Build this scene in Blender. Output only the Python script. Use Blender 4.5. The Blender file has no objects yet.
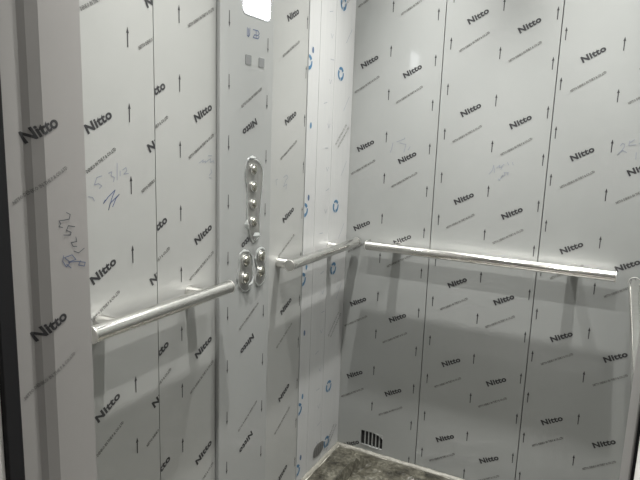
import bpy, bmesh, math, random
from mathutils import Vector, Matrix
random.seed(7)
PI = math.pi
scene = bpy.context.scene
COL = scene.collection

# ------------------------------------------------------------------ materials
def mat(name, base, rough=.5, metal=0., coat=0., coat_rough=.05, noise=None, bump=None, emit=None, spec=.5):
    m = bpy.data.materials.new(name); m.use_nodes = True
    nt = m.node_tree; b = nt.nodes['Principled BSDF']
    b.inputs['Base Color'].default_value = (*base, 1)
    b.inputs['Roughness'].default_value = rough
    b.inputs['Metallic'].default_value = metal
    b.inputs['Coat Weight'].default_value = coat
    b.inputs['Coat Roughness'].default_value = coat_rough
    b.inputs['Specular IOR Level'].default_value = spec
    tc = nt.nodes.new('ShaderNodeTexCoord')
    if noise:
        sc, other, lo, hi = noise
        mp = nt.nodes.new('ShaderNodeMapping')
        mp.inputs['Scale'].default_value = sc if isinstance(sc, tuple) else (sc, sc, sc)
        n = nt.nodes.new('ShaderNodeTexNoise'); n.inputs['Scale'].default_value = 1; n.inputs['Detail'].default_value = 6
        r = nt.nodes.new('ShaderNodeValToRGB')
        r.color_ramp.elements[0].position = lo; r.color_ramp.elements[0].color = (*base, 1)
        r.color_ramp.elements[1].position = hi; r.color_ramp.elements[1].color = (*other, 1)
        nt.links.new(tc.outputs['Object'], mp.inputs['Vector']); nt.links.new(mp.outputs[0], n.inputs['Vector'])
        nt.links.new(n.outputs['Fac'], r.inputs['Fac']); nt.links.new(r.outputs['Color'], b.inputs['Base Color'])
    if bump:
        sc, st = bump
        mp = nt.nodes.new('ShaderNodeMapping')
        mp.inputs['Scale'].default_value = sc if isinstance(sc, tuple) else (sc, sc, sc)
        n = nt.nodes.new('ShaderNodeTexNoise'); n.inputs['Scale'].default_value = 1; n.inputs['Detail'].default_value = 3
        bp = nt.nodes.new('ShaderNodeBump'); bp.inputs['Strength'].default_value = st; bp.inputs['Distance'].default_value = .01
        nt.links.new(tc.outputs['Object'], mp.inputs['Vector']); nt.links.new(mp.outputs[0], n.inputs['Vector'])
        nt.links.new(n.outputs['Fac'], bp.inputs['Height']); nt.links.new(bp.outputs['Normal'], b.inputs['Normal'])
    if emit:
        b.inputs['Emission Color'].default_value = (*emit[0], 1); b.inputs['Emission Strength'].default_value = emit[1]
    return m

M = {}
FILM = (.245, .254, .246)
M['film'] = mat('grey protective film', FILM, .44, .3, .35, .06, noise=((2.2, 2.2, 1.6), (.27, .28, .272), .35, .65), bump=((5, 5, 3), .05))
M['film_left'] = mat('grey protective film, warmer roll', (.272, .278, .266), .44, .3, .35, .06, noise=((2.2, 2.2, 1.6), (.300, .305, .293), .35, .65), bump=((5, 5, 3), .05))  # same film, lightened to put the left wall's extra light in its colour
M['film_cop'] = mat('lightened grey protective film on brushed panel', (.262, .27, .263), .44, .3, .35, .06, bump=((6, 6, 3), .05))  # film tone raised here too, standing in for brighter light on the panel
M['white_film'] = mat('white protective film', (.288, .293, .288), .4, 0, .25, .1, bump=((30, 30, 4), .12))
M['jamb_film'] = mat('dull grey jamb film', (.212, .206, .198), .5, 0, .1, .2, bump=((8, 8, 4), .06))
M['ink'] = mat('black print', (.018, .018, .02), .5)
M['fine'] = mat('grey small print', (.09, .09, .085), .6)
M['pen_grey'] = mat('faint grey marker', (.17, .185, .215), .6)
M['pen_blue'] = mat('blue grey marker', (.065, .085, .15), .6)
M['pen_dark'] = mat('dark grey marker', (.06, .065, .075), .6)
M['logo_blue'] = mat('blue film logo', (.022, .085, .16), .5)
M['logo_dark'] = mat('dark film logo', (.03, .06, .12), .5)
M['seam'] = mat('dark panel joint', (.06, .06, .06), .7)
M['chrome'] = mat('polished steel', (.80, .79, .76), .11, 1., noise=((40, 40, 40), (.72, .71, .68), .4, .7))
M['cap'] = mat('satin steel', (.74, .73, .70), .32, 1.)
M['bare_steel'] = mat('dull exposed steel', (.30, .30, .29), .38, .85, noise=((60, 60, 9), (.40, .40, .38), .4, .65))
M['button'] = mat('chrome button', (.72, .72, .70), .12, 1.)
M['button_face'] = mat('satin button face', (.42, .41, .36), .25, 1.)
M['screen'] = mat('lit display', (.9, .93, 1), .3, emit=((.93, .96, 1.0), 13.0))
M['bezel'] = mat('pale display bezel', (.55, .56, .58), .4)
M['window'] = mat('smoky indicator window', (.13, .135, .135), .25)
M['clear_film'] = mat('torn clear film', (.33, .345, .335), .3, 0, .15, .05)
for _k, _v in (('Transmission Weight', .8), ('IOR', 1.25)): M['clear_film'].node_tree.nodes['Principled BSDF'].inputs[_k].default_value = _v
M['clear_film'].node_tree.nodes['Principled BSDF'].inputs['Base Color'].default_value = (.62, .64, .63, 1)
M['black'] = mat('black rubber', (.006, .006, .007), .75, spec=.25)
M['vent'] = mat('dark vent cavity', (.012, .012, .012), .8)
M['grille'] = mat('perforated dark steel', (.10, .10, .095), .5, .3)
M['grille_slot'] = mat('shaded slot', (.06, .06, .057), .6)
M['ceiling'] = mat('white ceiling', (.40, .40, .39), .5)
M['lamp'] = mat('lamp diffuser', (1, 1, 1), .5, emit=((1, .985, .95), 12.0))
M['lampring'] = mat('lamp ring', (.7, .7, .7), .3, 1.)
M['floor'] = mat('speckled stone floor', (.20, .19, .16), .35, 0, .2, .1, noise=((26, 26, 26), (.36, .35, .31), .4, .62))
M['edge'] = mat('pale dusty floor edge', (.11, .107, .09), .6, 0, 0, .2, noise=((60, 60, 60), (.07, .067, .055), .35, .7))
M['concrete'] = mat('grey landing floor', (.32, .31, .30), .7, noise=((6, 6, 6), (.26, .255, .25), .4, .65))
M['plaster'] = mat('pale landing plaster', (.78, .77, .74), .8, bump=((30, 30, 30), .15))

def sheet_mat():
    m = bpy.data.materials.new('dirty crumpled floor sheet'); m.use_nodes = True
    nt = m.node_tree; b = nt.nodes['Principled BSDF']
    tc = nt.nodes.new('ShaderNodeTexCoord')
    n1 = nt.nodes.new('ShaderNodeTexNoise'); n1.inputs['Scale'].default_value = 11; n1.inputs['Detail'].default_value = 7; n1.inputs['Roughness'].default_value = .65
    r1 = nt.nodes.new('ShaderNodeValToRGB')
    e = r1.color_ramp.elements
    e[0].position = .34; e[0].color = (.008, .0075, .005, 1); e[1].position = .64; e[1].color = (.070, .067, .053, 1)
    x = r1.color_ramp.elements.new(.45); x.color = (.028, .026, .019, 1)
    n2 = nt.nodes.new('ShaderNodeTexNoise'); n2.inputs['Scale'].default_value = 90; n2.inputs['Detail'].default_value = 4
    r2 = nt.nodes.new('ShaderNodeValToRGB'); r2.color_ramp.elements[0].position = .45; r2.color_ramp.elements[1].position = .6
    r2.color_ramp.elements[0].color = (.55, .55, .52, 1); r2.color_ramp.elements[1].color = (1, 1, 1, 1)
    mx = nt.nodes.new('ShaderNodeMix'); mx.data_type = 'RGBA'; mx.blend_type = 'MULTIPLY'; mx.inputs[0].default_value = 1
    bp = nt.nodes.new('ShaderNodeBump'); bp.inputs['Strength'].default_value = .4; bp.inputs['Distance'].default_value = .01
    L = nt.links.new
    for n in (n1, n2): L(tc.outputs['Object'], n.inputs['Vector'])
    L(n1.outputs['Fac'], r1.inputs['Fac']); L(n2.outputs['Fac'], r2.inputs['Fac'])
    L(r1.outputs['Color'], mx.inputs[6]); L(r2.outputs['Color'], mx.inputs[7]); L(mx.outputs[2], b.inputs['Base Color'])
    L(n2.outputs['Fac'], bp.inputs['Height']); L(bp.outputs['Normal'], b.inputs['Normal'])
    b.inputs['Roughness'].default_value = .3; b.inputs['Coat Weight'].default_value = .3; b.inputs['Coat Roughness'].default_value = .12
    return m
M['sheet'] = sheet_mat()

# ------------------------------------------------------------------ helpers
def tag(o, label=None, cat=None, group=None, kind=None):
    if label: o['label'] = label
    if cat: o['category'] = cat
    if group: o['group'] = group
    if kind: o['kind'] = kind
    return o
def thing(name, label, cat, loc=(0, 0, 0), group=None, kind=None):
    o = bpy.data.objects.new(name, None); COL.objects.link(o); o.location = loc; o.empty_display_size = .05
    return tag(o, label, cat, group, kind)
def link(name, bm, mats, parent=None, smooth=False, recalc=True):
    if recalc: bmesh.ops.recalc_face_normals(bm, faces=bm.faces)
    me = bpy.data.meshes.new(name); bm.to_mesh(me); bm.free()
    for m in (mats if isinstance(mats, (list, tuple)) else [mats]): me.materials.append(M[m])
    if smooth:
        me.polygons.foreach_set('use_smooth', [True] * len(me.polygons))
        me.set_sharp_from_angle(angle=math.radians(35))
    o = bpy.data.objects.new(name, me); COL.objects.link(o)
    if parent: o.parent = parent
    return o
def box(bm, lo, hi, bevel=0, mi=0):
    lo, hi = Vector(lo), Vector(hi); c = (lo + hi) / 2; d = hi - lo
    r = bmesh.ops.create_cube(bm, size=1, matrix=Matrix.Translation(c) @ Matrix.Diagonal((*d, 1)))
    vs = r['verts']; fs = {f for v in vs for f in v.link_faces}
    for f in fs: f.material_index = mi
    if bevel:
        es = list({e for v in vs for e in v.link_edges})
        bmesh.ops.bevel(bm, geom=es, offset=bevel, segments=2, affect='EDGES', profile=.5)
    return bm
def boxes(*bs, bevel=0):
    bm = bmesh.new()
    for lo, hi in bs: box(bm, lo, hi, bevel)
    return bm
def lathe(bm, prof, axis_o, axis_d, seg=32, mi=0):
    """prof: (radius, distance along axis)"""
    d = Vector(axis_d).normalized(); a = d.orthogonal().normalized(); b = d.cross(a); o = Vector(axis_o)
    rings = []
    for r, t in prof:
        if r < 1e-6: rings.append([bm.verts.new(o + d * t)])
        else: rings.append([bm.verts.new(o + d * t + (a * math.cos(2 * PI * k / seg) + b * math.sin(2 * PI * k / seg)) * r) for k in range(seg)])
    for p, q in zip(rings, rings[1:]):
        for k in range(seg):
            k2 = (k + 1) % seg
            if len(p) == 1 and len(q) == 1: continue
            if len(p) == 1: f = bm.faces.new((p[0], q[k], q[k2]))
            elif len(q) == 1: f = bm.faces.new((p[k], p[k2], q[0]))
            else: f = bm.faces.new((p[k], p[k2], q[k2], q[k]))
            f.material_index = mi
    return bm
def prism(bm, pts, f0, f1, mi=0):
    """closed polygon pts (2D) between the two maps f0, f1 : (u,v) -> 3D"""
    a = [bm.verts.new(f0(*p)) for p in pts]; b = [bm.verts.new(f1(*p)) for p in pts]
    fs = [bm.faces.new(a), bm.faces.new(b[::-1])]
    n = len(pts)
    for k in range(n): fs.append(bm.faces.new((a[k], b[k], b[(k + 1) % n], a[(k + 1) % n])))
    for f in fs: f.material_index = mi
    return bm
def smooth_poly(pts, it=2):
    for _ in range(it):
        out = []
        for k in range(len(pts)):
            p, q = pts[k], pts[(k + 1) % len(pts)]
            out += [(.75 * p[0] + .25 * q[0], .75 * p[1] + .25 * q[1]), (.25 * p[0] + .75 * q[0], .25 * p[1] + .75 * q[1])]
        pts = out
    return pts

# ---- printed matter: 2D polygons (u across, z up) that become faces of the panel's own mesh
def text_proto(s, width, offset=0., stretch=1., shear=0., res=3, space=1.):
    cu = bpy.data.curves.new('tmp_text', 'FONT'); cu.body = s; cu.align_x = 'CENTER'; cu.align_y = 'CENTER'
    cu.offset = offset; cu.resolution_u = res; cu.shear = shear; cu.space_character = space; cu.fill_mode = 'BOTH'
    ob = bpy.data.objects.new('tmp_text', cu); COL.objects.link(ob)
    dg = bpy.context.evaluated_depsgraph_get(); dg.update()
    me = bpy.data.meshes.new_from_object(ob.evaluated_get(dg))
    vs = [(v.co.x, v.co.y) for v in me.vertices]; fs = [tuple(p.vertices) for p in me.polygons]
    bpy.data.objects.remove(ob); bpy.data.curves.remove(cu); bpy.data.meshes.remove(me)
    x0, x1 = min(v[0] for v in vs), max(v[0] for v in vs); y0, y1 = min(v[1] for v in vs), max(v[1] for v in vs)
    k = width / (x1 - x0); cx, cy = (x0 + x1) / 2, (y0 + y1) / 2
    return [((x - cx) * k, (y - cy) * k * stretch) for x, y in vs], fs
NITTO = text_proto('Nitto', .076, offset=.042, stretch=.84, shear=.0, space=1.08)
FINE = text_proto('NITTO DENKO IN THE P & CO.,LTD', .117, offset=.045, stretch=1.4, res=1)
FINE_SLIP = text_proto('PROTECTIVE FILM FOR STEEL', .12, offset=.01, stretch=1.4, res=1)
NITTO_J = text_proto('Nitto', .061, offset=.036, stretch=.95)
FINE_J = text_proto('NITTO DENKO IN THE P & CO.,LTD', .104, offset=.02, stretch=1.3, res=1)
ARROW = ([(0, .021), (-.0040, .008), (-.0017, .008), (-.0014, -.021), (.0014, -.021), (.0017, .008), (.0040, .008)], [(0, 1, 2, 3, 4, 5, 6)])

class Print:
    def __init__(self, u0, u1, z0, z1): self.r = (u0, u1, z0, z1); self.items = []
    def add(self, proto, u, z, ang, mi):
        c, s = math.cos(ang), math.sin(ang)
        vs = [(u + x * c - y * s, z + x * s + y * c) for x, y in proto[0]]
        u0, u1, z0, z1 = self.r
        if max(v[0] for v in vs) < u0 or min(v[0] for v in vs) > u1 or max(v[1] for v in vs) < z0 or min(v[1] for v in vs) > z1: return
        self.items.append((vs, proto[1], mi))
    def stroke(self, pts, w, mi):
        vs, fs = [], []
        for p, q in zip(pts, pts[1:]):
            dx, dy = q[0] - p[0], q[1] - p[1]; l = math.hypot(dx, dy) or 1; nx, ny = -dy / l * w / 2, dx / l * w / 2
            ex, ey = dx / l * w * .3, dy / l * w * .3; n = len(vs)
            vs += [(p[0] + nx - ex, p[1] + ny - ey), (p[0] - nx - ex, p[1] - ny - ey), (q[0] - nx + ex, q[1] - ny + ey), (q[0] + nx + ex, q[1] + ny + ey)]
            fs.append((n, n + 1, n + 2, n + 3))
        self.items.append((vs, fs, mi))
    def ring(self, u, z, r, mi, gaps=3, thick=.50):
        vs, fs = [], []; per = 10
        for g in range(gaps):
            a0, a1 = 2 * PI * g / gaps + .5, 2 * PI * (g + 1) / gaps + .22
            for k in range(per):
                a, b = a0 + (a1 - a0) * k / per, a0 + (a1 - a0) * (k + 1) / per; n = len(vs)
                w0 = r * (1 - thick * (1 - .35 * k / per)); w1 = r * (1 - thick * (1 - .35 * (k + 1) / per))
                vs += [(u + r * math.cos(a), z + r * math.sin(a)), (u + r * math.cos(b), z + r * math.sin(b)), (u + w1 * math.cos(b), z + w1 * math.sin(b)), (u + w0 * math.cos(a), z + w0 * math.sin(a))]
                fs.append((n, n + 1, n + 2, n + 3))
        self.items.append((vs, fs, mi))
    def disc(self, u, z, ru, rz, mi):
        vs = [(u + ru * math.cos(2 * PI * k / 12), z + rz * math.sin(2 * PI * k / 12)) for k in range(12)]
        self.items.append((vs, [tuple(range(12))], mi))
    def film(self, ua, za, zn, S=.15833, pitch=.1735, drop=.0385, flip=False, cols=range(-4, 5), ang=29.5):
        """the film's repeat: columns of arrows, with a bold word and a line of small print between them"""
        a = math.radians(ang) + (PI if flip else 0)
        for k in cols:
            for i in range(-16, 17):
                self.add(ARROW, ua + k * pitch, za - drop * k + i * S, PI if flip else 0, 1)
            for i in range(-8, 9):
                u, z = ua + .0885 + k * pitch, zn - drop * k + i * 2 * S
                self.add(NITTO, u, z, a, 1)
                self.add(FINE, u - .006, z - .0865, a + .03, 2)
    def into(self, bm, fmap, breaks=()):
        tmp = bmesh.new(); u0, u1, z0, z1 = self.r
        for k, (vs, fs, mi) in enumerate(self.items):
            V = [tmp.verts.new((x, y, 0)) for x, y in vs]
            for f in fs:
                try: tmp.faces.new([V[i] for i in f]).material_index = mi
                except ValueError: pass
        for co, no in (((u0, 0, 0), (-1, 0, 0)), ((u1, 0, 0), (1, 0, 0)), ((0, z0, 0), (0, -1, 0)), ((0, z1, 0), (0, 1, 0))):
            bmesh.ops.bisect_plane(tmp, geom=tmp.verts[:] + tmp.edges[:] + tmp.faces[:], plane_co=co, plane_no=no, clear_outer=True, dist=1e-6)
        for b in breaks:
            bmesh.ops.bisect_plane(tmp, geom=tmp.verts[:] + tmp.edges[:] + tmp.faces[:], plane_co=(b, 0, 0), plane_no=(1, 0, 0), dist=1e-6)
        m = {v: bm.verts.new(fmap(v.co.x, v.co.y)) for v in tmp.verts}
        for f in tmp.faces:
            try: bm.faces.new([m[v] for v in f.verts]).material_index = f.material_index
            except ValueError: pass
        tmp.free()
EPS = .0005
PM = ['film', 'ink', 'fine', 'pen_grey', 'pen_blue']

CEIL = 2.70; W = 1.099; D = 1.417; A = .055; HR = .90; RR = .018

# ------------------------------------------------------------------ back wall
wb = thing('wall_back', 'back wall of the lift cabin, three film covered panels split by two dark seams', 'wall', (0, 0, 0), kind='structure')
link('wall_core', boxes(((-.06, .012, 0), (W + .06, .06, CEIL))), 'seam', wb)
SC = {
 'P1': [[(0.1735, 1.2622), (0.1789, 1.2783), (0.182, 1.2981)], [(0.1965, 1.3025), (0.229, 1.3153), (0.2267, 1.3191)], [(0.2093, 1.299), (0.2345, 1.2941), (0.2281, 1.2646)], [(0.2441, 1.273), (0.2515, 1.2869)]],
 'P2': [[(0.5515, 1.2012), (0.5618, 1.2165), (0.5647, 1.2343), (0.5698, 1.2082)], [(0.5756, 1.2246), (0.5861, 1.2355), (0.5841, 1.2266), (0.5938, 1.23), (0.5904, 1.2196)], [(0.5935, 1.2329), (0.6001, 1.2391)], [(0.6109, 1.2455), (0.6159, 1.237)], [(0.6277, 1.2463), (0.6313, 1.2378)], [(0.5846, 1.187), (0.588, 1.1813), (0.5942, 1.192), (0.5977, 1.201), (0.5968, 1.1951), (0.6063, 1.2015), (0.6027, 1.2101), (0.6168, 1.2109), (0.6147, 1.202)]],
 'P3': [[(0.9559, 1.3161), (0.9609, 1.3242), (0.9671, 1.3218), (0.967, 1.3126), (0.9621, 1.3031), (0.9508, 1.2867), (0.9635, 1.3018), (0.976, 1.2958)], [(0.9812, 1.3328), (0.9794, 1.3183), (0.9989, 1.3216)], [(0.983, 1.3276), (0.9936, 1.3371)], [(1.003, 1.2969), (1.0042, 1.2759)], [(1.008, 1.325), (1.022, 1.341), (1.026, 1.329), (1.017, 1.313), (1.035, 1.318)]],
 'L1': [[(-1.2401, 1.2149), (-1.2533, 1.212), (-1.2605, 1.1968), (-1.2495, 1.199), (-1.241, 1.1939), (-1.2478, 1.1891)], [(-1.222, 1.2195), (-1.2128, 1.2227), (-1.2154, 1.2139), (-1.2064, 1.2099), (-1.209, 1.201)], [(-1.1974, 1.2401), (-1.1987, 1.2041)], [(-1.1895, 1.2236), (-1.1899, 1.2128)], [(-1.1823, 1.2252), (-1.1725, 1.2303), (-1.1703, 1.223), (-1.1793, 1.216), (-1.1656, 1.2173)], [(-1.2764, 1.1736), (-1.2659, 1.1711), (-1.2619, 1.1638)]],
 'L1s': [[(-1.2333, 1.1632), (-1.2381, 1.1565), (-1.224, 1.1697), (-1.2051, 1.1828), (-1.215, 1.1654), (-1.2251, 1.141), (-1.22, 1.155), (-1.1937, 1.1729), (-1.2034, 1.1645), (-1.2134, 1.1471)]],
 'L2': [[(-0.8867, 1.2527), (-0.8715, 1.2525)], [(-0.9228, 1.2345), (-0.906, 1.2422), (-0.9103, 1.2356), (-0.8975, 1.2393), (-0.8997, 1.234), (-0.8846, 1.2418), (-0.8759, 1.2444), (-0.878, 1.2348), (-0.8648, 1.2387), (-0.8626, 1.2331)], [(-0.8758, 1.2169), (-0.8714, 1.2085), (-0.8824, 1.2006)], [(-0.8824, 1.1951), (-0.8736, 1.1933)]],
 'F': [[(-0.5444, 1.1558), (-0.5475, 1.1719), (-0.5376, 1.174)], [(-0.502, 1.1777), (-0.4813, 1.1849), (-0.4729, 1.1764), (-0.4858, 1.1688), (-0.5006, 1.1479), (-0.4799, 1.1549), (-0.4845, 1.1387)]],
 'C': [[(-.7330, 1.6000), (-.7335, 1.5800), (-.7270, 1.5775), (-.7215, 1.5830), (-.7205, 1.6010)], [(-.7270, 1.5985), (-.7265, 1.5780)], [(-.7050, 1.6000), (-.6800, 1.6005), (-.6740, 1.5940), (-.6790, 1.5880), (-.6980, 1.5870), (-.7040, 1.5790), (-.6800, 1.5790), (-.6740, 1.5860)], [(-.6900, 1.5990), (-.6890, 1.5790)]],
 'J': [[(-1.4591, 1.1734), (-1.4519, 1.1696), (-1.4541, 1.1619), (-1.4634, 1.1613), (-1.4742, 1.161), (-1.4709, 1.1559), (-1.4747, 1.1517), (-1.4676, 1.1492)], [(-1.4436, 1.1479), (-1.4565, 1.151), (-1.4606, 1.1436), (-1.4515, 1.1393), (-1.4536, 1.1347), (-1.4665, 1.1365)], [(-1.4425, 1.13), (-1.441, 1.1217), (-1.4524, 1.1217), (-1.449, 1.1147), (-1.4414, 1.1136)], [(-1.4475, 1.1064), (-1.4382, 1.1016), (-1.4261, 1.1079)]],
 'Jb': [[(-1.4683, 1.1017), (-1.4706, 1.0925), (-1.4638, 1.0816), (-1.456, 1.0883), (-1.4666, 1.0982), (-1.4516, 1.1005), (-1.4444, 1.0912), (-1.4597, 1.089), (-1.4408, 1.0872), (-1.4253, 1.0828), (-1.4276, 1.0765), (-1.4392, 1.0803), (-1.4349, 1.0878)], [(-1.4635, 1.0864), (-1.4546, 1.0783)]],
}
SEAM = .0016
VENT_B = (.111, .209, .028, .093)
def back_panel(u0, u1, ua, za, zn, strokes, hole=None):
    bm = bmesh.new(); g = SEAM
    if hole:
        a, b, c, d = hole
        for lo, hi in (((u0, 0, 0), (a, .012, CEIL)), ((b, 0, 0), (u1 - g, .012, CEIL)), ((a, 0, 0), (b, .012, c)), ((a, 0, d), (b, .012, CEIL))): box(bm, lo, hi)
    else: box(bm, (u0 + g, 0, 0), (u1 - g, .012, CEIL))
    p = Print(u0 + g, u1 - g, .004, CEIL)
    p.film(ua, za, zn)
    for s in strokes: p.stroke(s, .0022, 3)
    if hole:   # print stops at the vent
        p.items = [it for it in p.items if not (max(v[0] for v in it[0]) > hole[0] + .002 and min(v[0] for v in it[0]) < hole[1] and max(v[1] for v in it[0]) > hole[2] and min(v[1] for v in it[0]) < hole[3])]
    p.into(bm, lambda u, z: Vector((u, -EPS, z)))
    return link('wall_panel', bm, PM, wb, recalc=False)
back_panel(0, .354, .154, 1.7954, 1.563, SC['P1'], VENT_B)
back_panel(.354, .743, .380, 1.6547, 1.742, SC['P2'])
back_panel(.743, W, .758, 1.670, 1.603, SC['P3'])

# ------------------------------------------------------------------ left wall
wl = thing('wall_left', 'left wall of the lift cabin, film covered panels around the control panel', 'wall', (0, 0, 0), kind='structure')
link('wall_core', boxes(((-.06, -D, 0), (-.012, .012, CEIL))), 'seam', wl)
def left_panel(y0, y1, films, strokes, extra=None, mats=['film_left'] + PM[1:], sw=.0019):
    bm = bmesh.new(); g = SEAM * .7
    box(bm, (-.012, y0 + g, 0), (0, y1 - g, CEIL))
    p = Print(y0 + g, y1 - g, .004, CEIL)
    for f in films: p.film(*f[0], **f[1])
    for mi, ss in strokes:
        for s in ss: p.stroke(s, sw, mi)
    if extra: extra(p)
    p.into(bm, lambda u, z: Vector((EPS, u, z)))
    return link('wall_panel', bm, mats, wl, recalc=False)
left_panel(-D, -1.081, [((-1.1587, 1.5079, 1.3275 - .0385), {})], [(3, SC['L1']), (4, SC['L1s'])])
left_panel(-1.081, -.852, [((-.9952, 1.5866, 1.3635), {})], [(3, SC['L2'])])
left_panel(-.852, -.597, [], [])
def far_extra(p):
    for i in range(-12, 6): p.add(ARROW, -.372, 1.68 + i * .1575, 0, 1)
    for i in range(-6, 3):
        z = 1.687 + i * .3166
        p.add(NITTO, -.465, z, math.radians(30), 1); p.add(FINE, -.471, z - .105, math.radians(31), 2)
left_panel(-.597, -.362, [], [(3, SC['F'])], far_extra)

# corner post of three white film strips with blue marks
ct = thing('trim_1', 'white film covered corner post with blue ring marks in the back left corner', 'trim', (0, 0, 0), kind='structure')
WM = ['white_film', 'logo_blue', 'fine', 'pen_grey', 'logo_dark']
VENT_L = [(-.232, .0405), (-.2294, .080), (-.1984, .0919), (-.1372, .0816), (-.1403, .0495), (-.1726, .0348)]
for y0, y1 in ((-.362, -.283), (-.283, -.165), (-.165, 0)):
    bm = bmesh.new()
    box(bm, (-.012, y0 + .0012, 0), (.003, y1 - .0006, CEIL), .0012)
    p = Print(y0 + .002, y1 - .002, .01, CEIL)
    if y0 < -.3:
        for k in range(-1, 8):
            z = 1.806 - .2495 * k
            if k not in (2, 5): p.ring(-.3605, z, .025, 1)
            p.disc(-.333, z - .2075, .0065, .011, 1 if k % 2 else 4)
    elif y0 < -.2:
        for k in range(12):
            z = 1.9 - .157 * k
            p.stroke([(-.24 + .02 * (k % 3), z), (-.215 + .02 * (k % 3), z + .006 * (k % 2))], .0022, 3)
            p.stroke([(-.205, z - .07), (-.195, z - .085), (-.186, z - .07)], .002, 3)
    else:
        for k in (0, 1, 3, 4, 6, 7): p.ring(-.112, 1.792 - .2475 * k, .025, 1)
        for z in (1.824, 1.324, .568, .07):
            p.add(FINE_SLIP, -.088, z, math.radians(41), 2); p.add(FINE_SLIP, -.066, z - .010, math.radians(41), 2)
        for k in range(5): p.stroke([(-.075, 1.66 - .2475 * 1.0 * k), (-.03, 1.715 - .2475 * k)], .0022, 3)
    p.into(bm, lambda u, z: Vector((.003 + EPS, u, z)))
    link('post_strip', bm, WM, ct, recalc=False)

# ------------------------------------------------------------------ right wall, front wall, floor, ceiling
wr = thing('wall_right', 'right wall of the lift cabin, film covered panels out beside the rail', 'wall', (0, 0, 0), kind='structure')
link('wall_core', boxes(((W + .012, -D, 0), (W + .06, .012, CEIL))), 'seam', wr)
for y0, y1, ua, za, zn in ((-D, -.95, -1.3, 1.62, 1.55), (-.95, -.475, -.9, 1.60, 1.53), (-.475, 0, -.42, 1.63, 1.56)):
    bm = box(bmesh.new(), (W, y0 + SEAM, 0), (W + .012, y1 - SEAM, CEIL))
    p = Print(-y1 + SEAM, -y0 - SEAM, .004, CEIL); p.film(-ua, za, zn)
    p.into(bm, lambda u, z: Vector((W - EPS, -u, z)))
    link('wall_panel', bm, PM, wr, recalc=False)

OX0, OX1, DH = .16, 1.006, 2.06
wf = thing('wall_front', 'front wall of the lift cabin with the doorway the view looks through', 'wall', (0, 0, 0), kind='structure')
prof = [(.146, -1.552), (.146, -1.5205), (.153, -1.5115), (.160, -1.494), (.160, -D)]
bm = bmesh.new()
prism(bm, prof + [(-.06, -D), (-.06, -1.552)], lambda x, y: Vector((x, y, 0)), lambda x, y: Vector((x, y, CEIL)))
bmesh.ops.recalc_face_normals(bm, faces=bm.faces)
p = Print(-1.551, -D - .001, .004, DH)
for k in range(-3, 4):
    p.add(NITTO_J, -1.4965, 1.3085 + k * .3215, math.radians(29), 1)
    p.add(FINE_J, -1.4985, 1.221 + k * .3215, math.radians(31), 2)
for s in SC['J']: p.stroke(s, .0013, 3)
for s in SC['Jb']: p.stroke(s, .0013, 4)
def jmap(u, z):
    pts = prof
    for (xa, ya), (xb, yb) in zip(pts, pts[1:]):
        if u <= yb or yb == -D:
            t = (u - ya) / (yb - ya); n = Vector((yb - ya, -(xb - xa), 0)).normalized()
            return Vector((xa + (xb - xa) * t, u, z)) + n * EPS
p.into(bm, jmap, breaks=[q[1] for q in prof[1:-1]])
tag(link('door_jamb', bm, ['jamb_film', 'ink', 'fine', 'pen_dark', 'pen_blue'], wf, recalc=False), 'grey film covered jamb with pen scribble')
link('door_jamb', boxes(((OX1, -1.552, 0), (W + .06, -D, CEIL)), bevel=.003), 'jamb_film', wf)
link('door_header', boxes(((OX0, -1.552, DH), (OX1, -D, CEIL)), bevel=.003), 'jamb_film', wf)

tag(link('door_seal', boxes(((.10, -1.580, 0), (.150, -1.5525, DH)), bevel=.002), 'black'), 'black rubber strip down the outer edge of the left jamb', 'door seal', kind='structure')
tag(link('door_seal', boxes(((1.0075, -1.5575, 0), (1.05, -1.5525, DH)), bevel=.001), 'black'), 'black rubber strip down the outer edge of the right jamb', 'door seal', kind='structure')
tag(link('floor', boxes(((-.06, -D, -.05), (W + .06, .06, 0))), 'floor'), 'speckled stone floor of the lift cabin', 'floor', kind='structure')
tag(link('ceiling', boxes(((-.06, -1.552, CEIL), (W + .06, .06, CEIL + .05))), 'ceiling'), 'white ceiling of the lift cabin above the view', 'ceiling', kind='structure')
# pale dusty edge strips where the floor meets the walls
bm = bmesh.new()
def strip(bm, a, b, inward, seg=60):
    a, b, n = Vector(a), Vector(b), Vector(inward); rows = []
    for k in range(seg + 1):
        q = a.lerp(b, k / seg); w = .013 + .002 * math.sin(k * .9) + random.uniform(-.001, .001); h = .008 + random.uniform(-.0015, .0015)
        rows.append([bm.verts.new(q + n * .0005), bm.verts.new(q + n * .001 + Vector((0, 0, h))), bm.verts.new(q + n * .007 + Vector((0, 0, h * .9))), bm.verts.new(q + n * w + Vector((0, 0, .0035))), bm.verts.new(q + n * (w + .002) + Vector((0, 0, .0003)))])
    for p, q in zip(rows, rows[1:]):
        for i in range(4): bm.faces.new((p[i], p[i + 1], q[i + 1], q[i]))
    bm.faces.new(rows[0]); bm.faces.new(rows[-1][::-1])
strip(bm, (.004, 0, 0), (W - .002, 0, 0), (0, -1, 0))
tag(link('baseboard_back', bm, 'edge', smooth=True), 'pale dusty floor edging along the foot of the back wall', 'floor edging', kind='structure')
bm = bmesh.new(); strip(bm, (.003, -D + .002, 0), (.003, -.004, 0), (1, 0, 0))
tag(link('baseboard_left', bm, 'edge', smooth=True), 'pale dusty floor edging along the foot of the left wall', 'floor edging', kind='structure')

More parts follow.
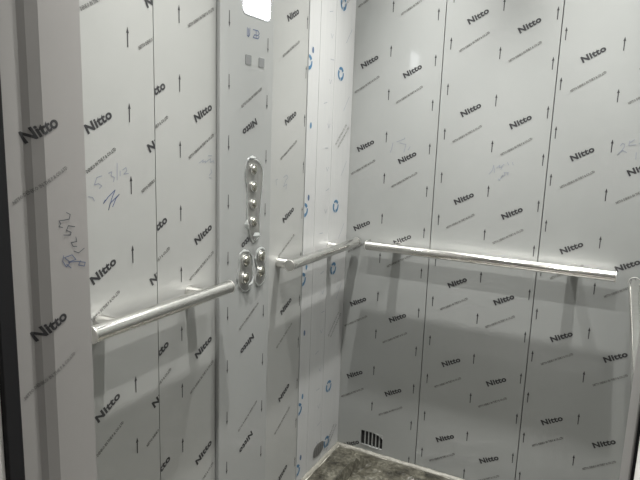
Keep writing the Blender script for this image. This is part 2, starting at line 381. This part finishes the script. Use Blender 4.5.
# crumpled sheet lying on the floor
bm = bmesh.new()
from mathutils import noise as mn
nx, ny = 110, 130; x0, x1, y0, y1 = .021, W - .03, -D + .03, -.020
def sheet_h(x, y):
    h = .006 + .010 * abs(mn.noise(Vector((x * 7, y * 7, 1)))) + .006 * abs(mn.noise(Vector((x * 19, y * 19, 4))))
    # two long folds running away from the corner
    for px, py, dx, dy, hh, ww in ((.172, -.085, -.12, -.88, .042, .020), (.30, -.08, .95, -.30, .012, .02), (.27, -.15, .8, -.5, .014, .02)):
        l = math.hypot(dx, dy); t = ((x - px) * dx + (y - py) * dy) / l; s = ((x - px) * -dy + (y - py) * dx) / l
        if t > -.02: h += hh * max(0, 1 - abs(s + .012 * math.sin(t * 14)) / ww) * min(1, (t + .02) / .05)
    e = min(x - x0, x1 - x, y - y0, y1 - y)
    return .001 + h * min(1, .30 + e / .04)
def wob(x, y):
    return x + .006 * mn.noise(Vector((y * 12, x * 3, 7))), y + .006 * mn.noise(Vector((x * 12, y * 3, 9)))
V = []
for j in range(ny + 1):
    row = []
    for i in range(nx + 1):
        x = x0 + (x1 - x0) * i / nx; y = y0 + (y1 - y0) * j / ny; X, Y = wob(x, y)
        row.append(bm.verts.new((X, Y, sheet_h(x, y))))
    V.append(row)
for j in range(ny):
    for i in range(nx): bm.faces.new((V[j][i], V[j][i + 1], V[j + 1][i + 1], V[j + 1][i]))
fs = bm.faces[:]
ext = bmesh.ops.extrude_face_region(bm, geom=fs)
for v in [g for g in ext['geom'] if isinstance(g, bmesh.types.BMVert)]: v.co.z = max(.0002, v.co.z - .0006)
tag(link('floor_sheet', bm, 'sheet', smooth=True), 'dirty crumpled protective sheet spread over the lift floor', 'floor covering')

# ------------------------------------------------------------------ handrails
def rail(label, p0, p1, brackets, wall_dir, dome0=False, dome1=False):
    """p0,p1 axis ends; wall_dir: unit vector from the rail to its wall"""
    P0, P1, n = Vector(p0), Vector(p1), Vector(wall_dir)
    d = (P1 - P0).normalized(); L = (P1 - P0).length
    t = thing('handrail', label, 'handrail', (P0 + P1) / 2)
    O = (P0 + P1) / 2
    bm = lathe(bmesh.new(), [(RR, .003), (RR, L - .003)], P0 - O, d, 40)
    link('tube', bm, 'chrome', t, True)
    for P, dd, dome in ((P0, -d, dome0), (P1, d, dome1)):
        bm = bmesh.new()
        if dome: pr = [(RR, -.003)] + [((RR + .0008) * math.cos(a), -.001 + (RR + .0008) * math.sin(a)) for a in [PI / 2 * k / 8 for k in range(9)]]
        else: pr = [(RR, -.003), (RR + .0006, -.003), (RR + .0006, -.0012), (RR - .001, 0), (0, .0004)]
        lathe(bm, pr, P - O, dd, 40)
        link('end_cap', bm, 'cap', t, True)
    for s in brackets:
        q = P0 + d * s - O
        R2 = RR - .001
        bm = lathe(bmesh.new(), [(R2, RR * .3), (R2, A - .0035), (R2 + .0006, A - .0030), (R2 + .0006, A - .0006), (0, A - .0006)], q, n, 36)
        link('bracket', bm, 'chrome', t, True)
    return t
rail('long handrail on the left wall, near the doorway, ending at the control panel', (A, -1.33, HR), (A, -.862, HR), [.07, .364], (-1, 0, 0))
rail('short handrail between the control panel and the back left corner', (A, -.543, HR), (A, -.012, HR), [.0195, .385], (-1, 0, 0))
rail('handrail running along the back wall beneath the printed panels', (.114, -A, HR), (.992, -A, HR), [.113, .746], (0, 1, 0))
rail('handrail on the right wall pointing towards the viewer with a rounded end', (W - A - .001, -1.33, HR), (W - A - .001, -.118, HR), [.1, .62, 1.13], (1, 0, 0), dome1=True)

# ------------------------------------------------------------------ control panel
CX = .013
cop = thing('control_panel', 'film wrapped lift control panel with lit display and torn open buttons', 'control panel', (0, -.72, 0))
def cl(o): o.location.y += .72; return o
CY0, CY1 = -.8535, -.5960
bm = box(bmesh.new(), (.0006, CY0, .001), (CX, CY1, CEIL - .001), .0025)
p = Print(CY0 + .003, CY1 - .003, .01, CEIL)
for i in range(-4, 11):
    p.add(ARROW, -.8149, 1.6085 - i * .1613, PI, 1); p.add(ARROW, -.6277, 1.568 - i * .1613, PI, 1)
for k in (1.659, 1.332, 1.005, .680, .354, .03):
    if k < 1.6: p.add(NITTO, -.7145, k, math.radians(209), 1)
for k in (1.416, 1.09, .768, .441, .115): p.add(FINE, -.708, k, math.radians(210.5), 2)
holes = {
 'a': [(-0.7177, 1.2462), (-0.6855, 1.2397), (-0.6516, 1.2205), (-0.645, 1.1892), (-0.6548, 1.1397), (-0.6592, 1.096), (-0.6638, 1.0585), (-0.6571, 1.0258), (-0.6623, 1.0072), (-0.69, 0.992), (-0.7069, 1.0071), (-0.7184, 1.0398), (-0.7246, 1.0776), (-0.7236, 1.1324), (-0.7286, 1.1689), (-0.7376, 1.1992), (-0.733, 1.2287)],
 'b': [(-0.7622, 0.9661), (-0.742, 0.9749), (-0.714, 0.9683), (-0.6958, 0.9508), (-0.6971, 0.9135), (-0.6944, 0.892), (-0.7044, 0.8604), (-0.7255, 0.8483), (-0.7536, 0.8629), (-0.771, 0.8912), (-0.768, 0.9108), (-0.7582, 0.9292)],
 'c': [(-0.6775, 0.9435), (-0.6671, 0.967), (-0.6409, 0.9692), (-0.6236, 0.9558), (-0.6228, 0.9298), (-0.6354, 0.917), (-0.6217, 0.8993), (-0.6239, 0.8691), (-0.6487, 0.8504), (-0.6753, 0.8626), (-0.6795, 0.8805), (-0.6654, 0.9075), (-0.6771, 0.9309)]}
# the print is torn away with the film over the buttons
def hits(it):
    us = [v[0] for v in it[0]]; zs = [v[1] for v in it[0]]
    for h in holes.values():
        if max(us) > min(q[0] for q in h) + .012 and min(us) < max(q[0] for q in h) - .012 and max(zs) > min(q[1] for q in h) + .006 and min(zs) < max(q[1] for q in h) - .006: return True
    return max(zs) > 1.61 and max(us) > -.77 and min(us) < -.61
p.items = [it for it in p.items if not hits(it)]
p.add(NITTO, -.7145, 1.005, math.radians(209), 1)
for s in SC['C']: p.stroke(s, .0026, 4)
p.into(bm, lambda u, z: Vector((CX + EPS, u, z)))
cl(link('faceplate', bm, ['film_cop', 'ink', 'fine', 'pen_grey', 'pen_blue'], cop, recalc=False))

def rrect(y0, y1, z0, z1, r, n=6):
    out = []
    for cy, cz, a0 in ((y1 - r, z1 - r, 0), (y0 + r, z1 - r, PI / 2), (y0 + r, z0 + r, PI), (y1 - r, z0 + r, 3 * PI / 2)):
        out += [(cy + r * math.cos(a0 + PI / 2 * k / n), cz + r * math.sin(a0 + PI / 2 * k / n)) for k in range(n + 1)]
    return out
def slab(poly, d0, d1): return prism(bmesh.new(), poly, lambda u, v: Vector((d0, u, v)), lambda u, v: Vector((d1, u, v)))
bez = cl(link('display_bezel', slab(rrect(-.756, -.618, 1.634, 1.732, .016), CX + .0002, CX + .0010), 'bezel', cop))
scr = link('display_screen', slab(rrect(-.753, -.621, 1.637, 1.729, .016), CX + .0010, CX + .002), 'screen', bez)
tag(scr, 'glowing white screen')
for y0, y1 in ((-.7405, -.7120), (-.6745, -.6460)):
    cl(link('indicator_window', slab(rrect(y0, y1, 1.503, 1.529, .003), CX + .0003, CX + .0012), 'window', cop))
for k, h in holes.items():
    tag(cl(link('exposed_metal', slab(smooth_poly(h, 1), CX + .0006, CX + .0014), 'bare_steel', cop)), 'dull steel showing through torn film')
    # curled lip of torn film round the hole
    bm = bmesh.new(); hp = smooth_poly(h, 2); n = len(hp); cu, cz = sum(q[0] for q in hp) / n, sum(q[1] for q in hp) / n
    rows = []
    for i, (u, z) in enumerate(hp):
        a = math.atan2(z - cz, u - cu); amp = .5 + .5 * mn.noise(Vector((u * 90, z * 90, 3))); lift = .0008 + .005 * max(0, amp) ** 2
        du, dz = math.cos(a), math.sin(a); w = .003 + .006 * max(0, amp) ** 2
        rows.append([bm.verts.new((CX + .0007, u + du * .001, z + dz * .001)), bm.verts.new((CX + .0012 + lift, u - du * w * .15, z - dz * w * .15)), bm.verts.new((CX + .0010 + lift * 1.1, u + du * w * .4, z + dz * w * .4)), bm.verts.new((CX + .0006, u + du * w, z + dz * w))])
    for i in range(n):
        p_, q_ = rows[i], rows[(i + 1) % n]
        for j in range(3): bm.faces.new((p_[j], p_[j + 1], q_[j + 1], q_[j]))
    cl(link('torn_film', bm, 'clear_film', cop, True))
def button(y, z, r):
    o0 = (CX + .0014, y, z)
    bm = lathe(bmesh.new(), [(r, 0), (r, .003), (r * .95, .0055), (r * .80, .0062), (r * .74, .0045)], o0, (1, 0, 0), 32)
    ring = cl(link('button', bm, 'button', cop, True))
    bm = lathe(bmesh.new(), [(r * .74, .0045)] + [(r * .74 * math.cos(a), .0045 + r * .42 * math.sin(a)) for a in [PI / 2 * k / 7 for k in range(1, 7)]] + [(0, .0045 + r * .42)], o0, (1, 0, 0), 32)
    link('button_face', bm, 'button_face', ring, True)
for y, z in ((-.6977, 1.2109), (-.6965, 1.161), (-.6962, 1.1087), (-.6949, 1.0557)): button(y, z, .0165)
for y, z in ((-.731, .9446), (-.7334, .8916), (-.650, .9452), (-.6516, .8963)): button(y, z, .0195)
# rags of film still hanging from the button column
def rag(pts, seed):
    bm = bmesh.new(); c = Vector((sum(q[0] for q in pts) / len(pts), sum(q[1] for q in pts) / len(pts)))
    ring = []
    for i, (u, z) in enumerate(pts): ring.append(bm.verts.new((CX + .006 + .008 * abs(mn.noise(Vector((u * 80, z * 80, seed)))), u, z)))
    cv = bm.verts.new((CX + .013, c.x, c.y)); n = len(ring)
    for i in range(n): bm.faces.new((cv, ring[i], ring[(i + 1) % n]))
    ext = bmesh.ops.extrude_face_region(bm, geom=bm.faces[:])
    for v in [g for g in ext['geom'] if isinstance(g, bmesh.types.BMVert)]: v.co.x -= .0008
    return cl(link('torn_film', bm, 'clear_film', cop))
rag([(-.748, 1.058), (-.737, 1.070), (-.726, 1.062), (-.722, 1.048), (-.728, 1.036), (-.742, 1.042)], 1)
rag([(-.706, 1.016), (-.692, 1.024), (-.672, 1.022), (-.668, 1.012), (-.684, 1.004), (-.698, 1.004)], 5)
rag([(-.722, .868), (-.706, .880), (-.697, .892), (-.702, .864), (-.716, .852)], 8)
rag([(-.726, 1.246), (-.708, 1.252), (-.694, 1.246), (-.704, 1.238), (-.722, 1.238)], 9)

# ------------------------------------------------------------------ vents
v = thing('vent_grille', 'dark slotted vent low on the back wall by the corner', 'vent', (.16, 0, .06))
a, b, c, d = VENT_B
bm = boxes(((a - .16, .010, c - .06), (b - .16, .0118, d - .06))); link('cavity', bm, 'vent', v)
for k in range(5):
    x = a + .0165 + .0163 * k
    link('slat', boxes(((x - .16, .0005, c - .06), (x + .0042 - .16, .009, d - .06))), 'film', v)
# torn film edge leaves the opening with a sloping, rounded corner
pts = [(.170, .0935), (.2095, .0935), (.2095, .072), (.205, .079), (.196, .085), (.184, .0885)]
link('torn_film', prism(bmesh.new(), [(x - .16, z - .06) for x, z in pts], lambda u, w: Vector((u, -.0004, w)), lambda u, w: Vector((u, -.0012, w))), 'film', v)
pts = [(.1105, .0335), (.1105, .0275), (.19, .0275), (.160, .0285), (.135, .0305)]
link('torn_film', prism(bmesh.new(), [(x - .16, z - .06) for x, z in pts], lambda u, w: Vector((u, -.0004, w)), lambda u, w: Vector((u, -.0012, w))), 'film', v)
v = thing('vent_grille', 'grey vent showing through torn film at the foot of the corner post', 'vent', (.0035, -.185, .062))
poly = [(y + .185, z - .062) for y, z in smooth_poly(VENT_L, 1)]
link('grille_plate', prism(bmesh.new(), poly, lambda u, w: Vector((.0004, u, w)), lambda u, w: Vector((.0012, u, w))), 'grille', v)
for k in range(5):
    y = -.222 + .0165 * k - -.185
    link('slot', boxes(((.0012, y, -.017), (.0016, y + .007, .014))), 'grille_slot', v)

# ------------------------------------------------------------------ downlights
BEAM, FLOOD = 330., 86.
LX, LY = (.33, .86), (-.275, -1.13)
for x, where1 in ((LX[0], 'left'), (LX[1], 'right')):
    for y, where2 in ((LY[0], 'back'), (LY[1], 'front')):
        t = thing('ceiling_light', f'round ceiling downlight above the {where2} {where1} of the cabin', 'ceiling light', (x, y, CEIL), group='cabin downlights')
        link('ring', lathe(bmesh.new(), [(.040, -.0006), (.056, -.0006), (.056, -.004), (.050, -.007), (.041, -.007), (.040, -.0006)], (0, 0, 0), (0, 0, 1), 40), 'lampring', t, True)
        link('diffuser', lathe(bmesh.new(), [(0, -.004), (.0398, -.004), (.0398, -.0008), (0, -.0008)], (0, 0, 0), (0, 0, 1), 40), 'lamp', t)
        for nm, cone, blend, watts in (('beam', 48, 1., BEAM), ('flood', 105, .45, FLOOD)):
            ld = bpy.data.lights.new('downlight_' + nm, 'SPOT'); ld.spot_size = math.radians(cone); ld.spot_blend = blend
            ld.energy = watts; ld.color = (1, .985, .955); ld.shadow_soft_size = .018
            lo = bpy.data.objects.new('downlight_' + nm, ld); COL.objects.link(lo); lo.parent = t; lo.location = (0, 0, -.010)

# ------------------------------------------------------------------ the landing outside
tag(link('landing_floor', boxes(((-1.6, -3.7, -.05), (2.7, -D - .001, -.0005))), 'concrete'), 'grey landing floor outside the lift doorway', 'floor', kind='structure')
tag(link('wall_landing', boxes(((-1.6, -1.70, 0), (.14, -1.5805, 2.7)), ((1.010, -1.70, 0), (2.7, -1.558, 2.7)), ((.14, -1.70, DH + .02), (1.010, -1.5585, 2.7))), 'plaster'), 'pale landing wall around the lift doorway', 'wall', kind='structure')
tag(link('wall_behind', boxes(((-1.6, -3.8, 0), (2.7, -3.7, 2.7))), 'plaster'), 'pale landing wall facing the lift doorway', 'wall', kind='structure')
tag(link('ceiling_landing', boxes(((-1.6, -3.8, 2.7), (2.7, -1.553, 2.75))), 'ceiling'), 'white landing ceiling outside the lift', 'ceiling', kind='structure')
t = thing('ceiling_light', 'added unseen round fill lamp on the landing ceiling', 'ceiling light', (.6, -2.9, 2.7))  # added out of view to lift the light on jamb and landing
link('ring', lathe(bmesh.new(), [(.10, -.001), (.12, -.001), (.12, -.02), (.10, -.025), (.10, -.001)], (0, 0, 0), (0, 0, 1), 40), 'lampring', t, True)
link('diffuser', lathe(bmesh.new(), [(0, -.018), (.0995, -.018), (.0995, -.002), (0, -.002)], (0, 0, 0), (0, 0, 1), 40), 'cap', t)
ld = bpy.data.lights.new('landing_fill', 'AREA'); ld.shape = 'DISK'; ld.size = .19; ld.energy = 7.0; ld.color = (1, .97, .93)
lo = bpy.data.objects.new('landing_fill', ld); COL.objects.link(lo); lo.parent = t; lo.location = (0, 0, -.028)

# ------------------------------------------------------------------ world, camera, view
w = bpy.data.worlds.new('World'); scene.world = w; w.use_nodes = True
w.node_tree.nodes['Background'].inputs[0].default_value = (.5, .52, .55, 1); w.node_tree.nodes['Background'].inputs[1].default_value = .08

f, yaw, pit, rol = 574.991, -.47692876, .17762099, .03481663
fw = Vector((math.sin(yaw) * math.cos(pit), math.cos(yaw) * math.cos(pit), -math.sin(pit)))
rt = Vector((math.cos(yaw), -math.sin(yaw), 0)); up = rt.cross(fw)
r2 = math.cos(rol) * rt + math.sin(rol) * up; u2 = -math.sin(rol) * rt + math.cos(rol) * up
cam = bpy.data.cameras.new('Camera'); co = bpy.data.objects.new('Camera', cam); COL.objects.link(co)
cam.sensor_fit = 'HORIZONTAL'; cam.sensor_width = 36; cam.lens = f * 36 / 640; cam.clip_start = .02
m3 = Matrix((r2, u2, -fw)).transposed()
co.matrix_world = Matrix.Translation((.9702145, -2.10544312, 1.31182509)) @ m3.to_4x4()
scene.camera = co
vs = scene.view_settings
vs.view_transform = 'Standard'; vs.look = 'None'; vs.gamma = 1; vs.use_curve_mapping = False; vs.exposure = 0.0
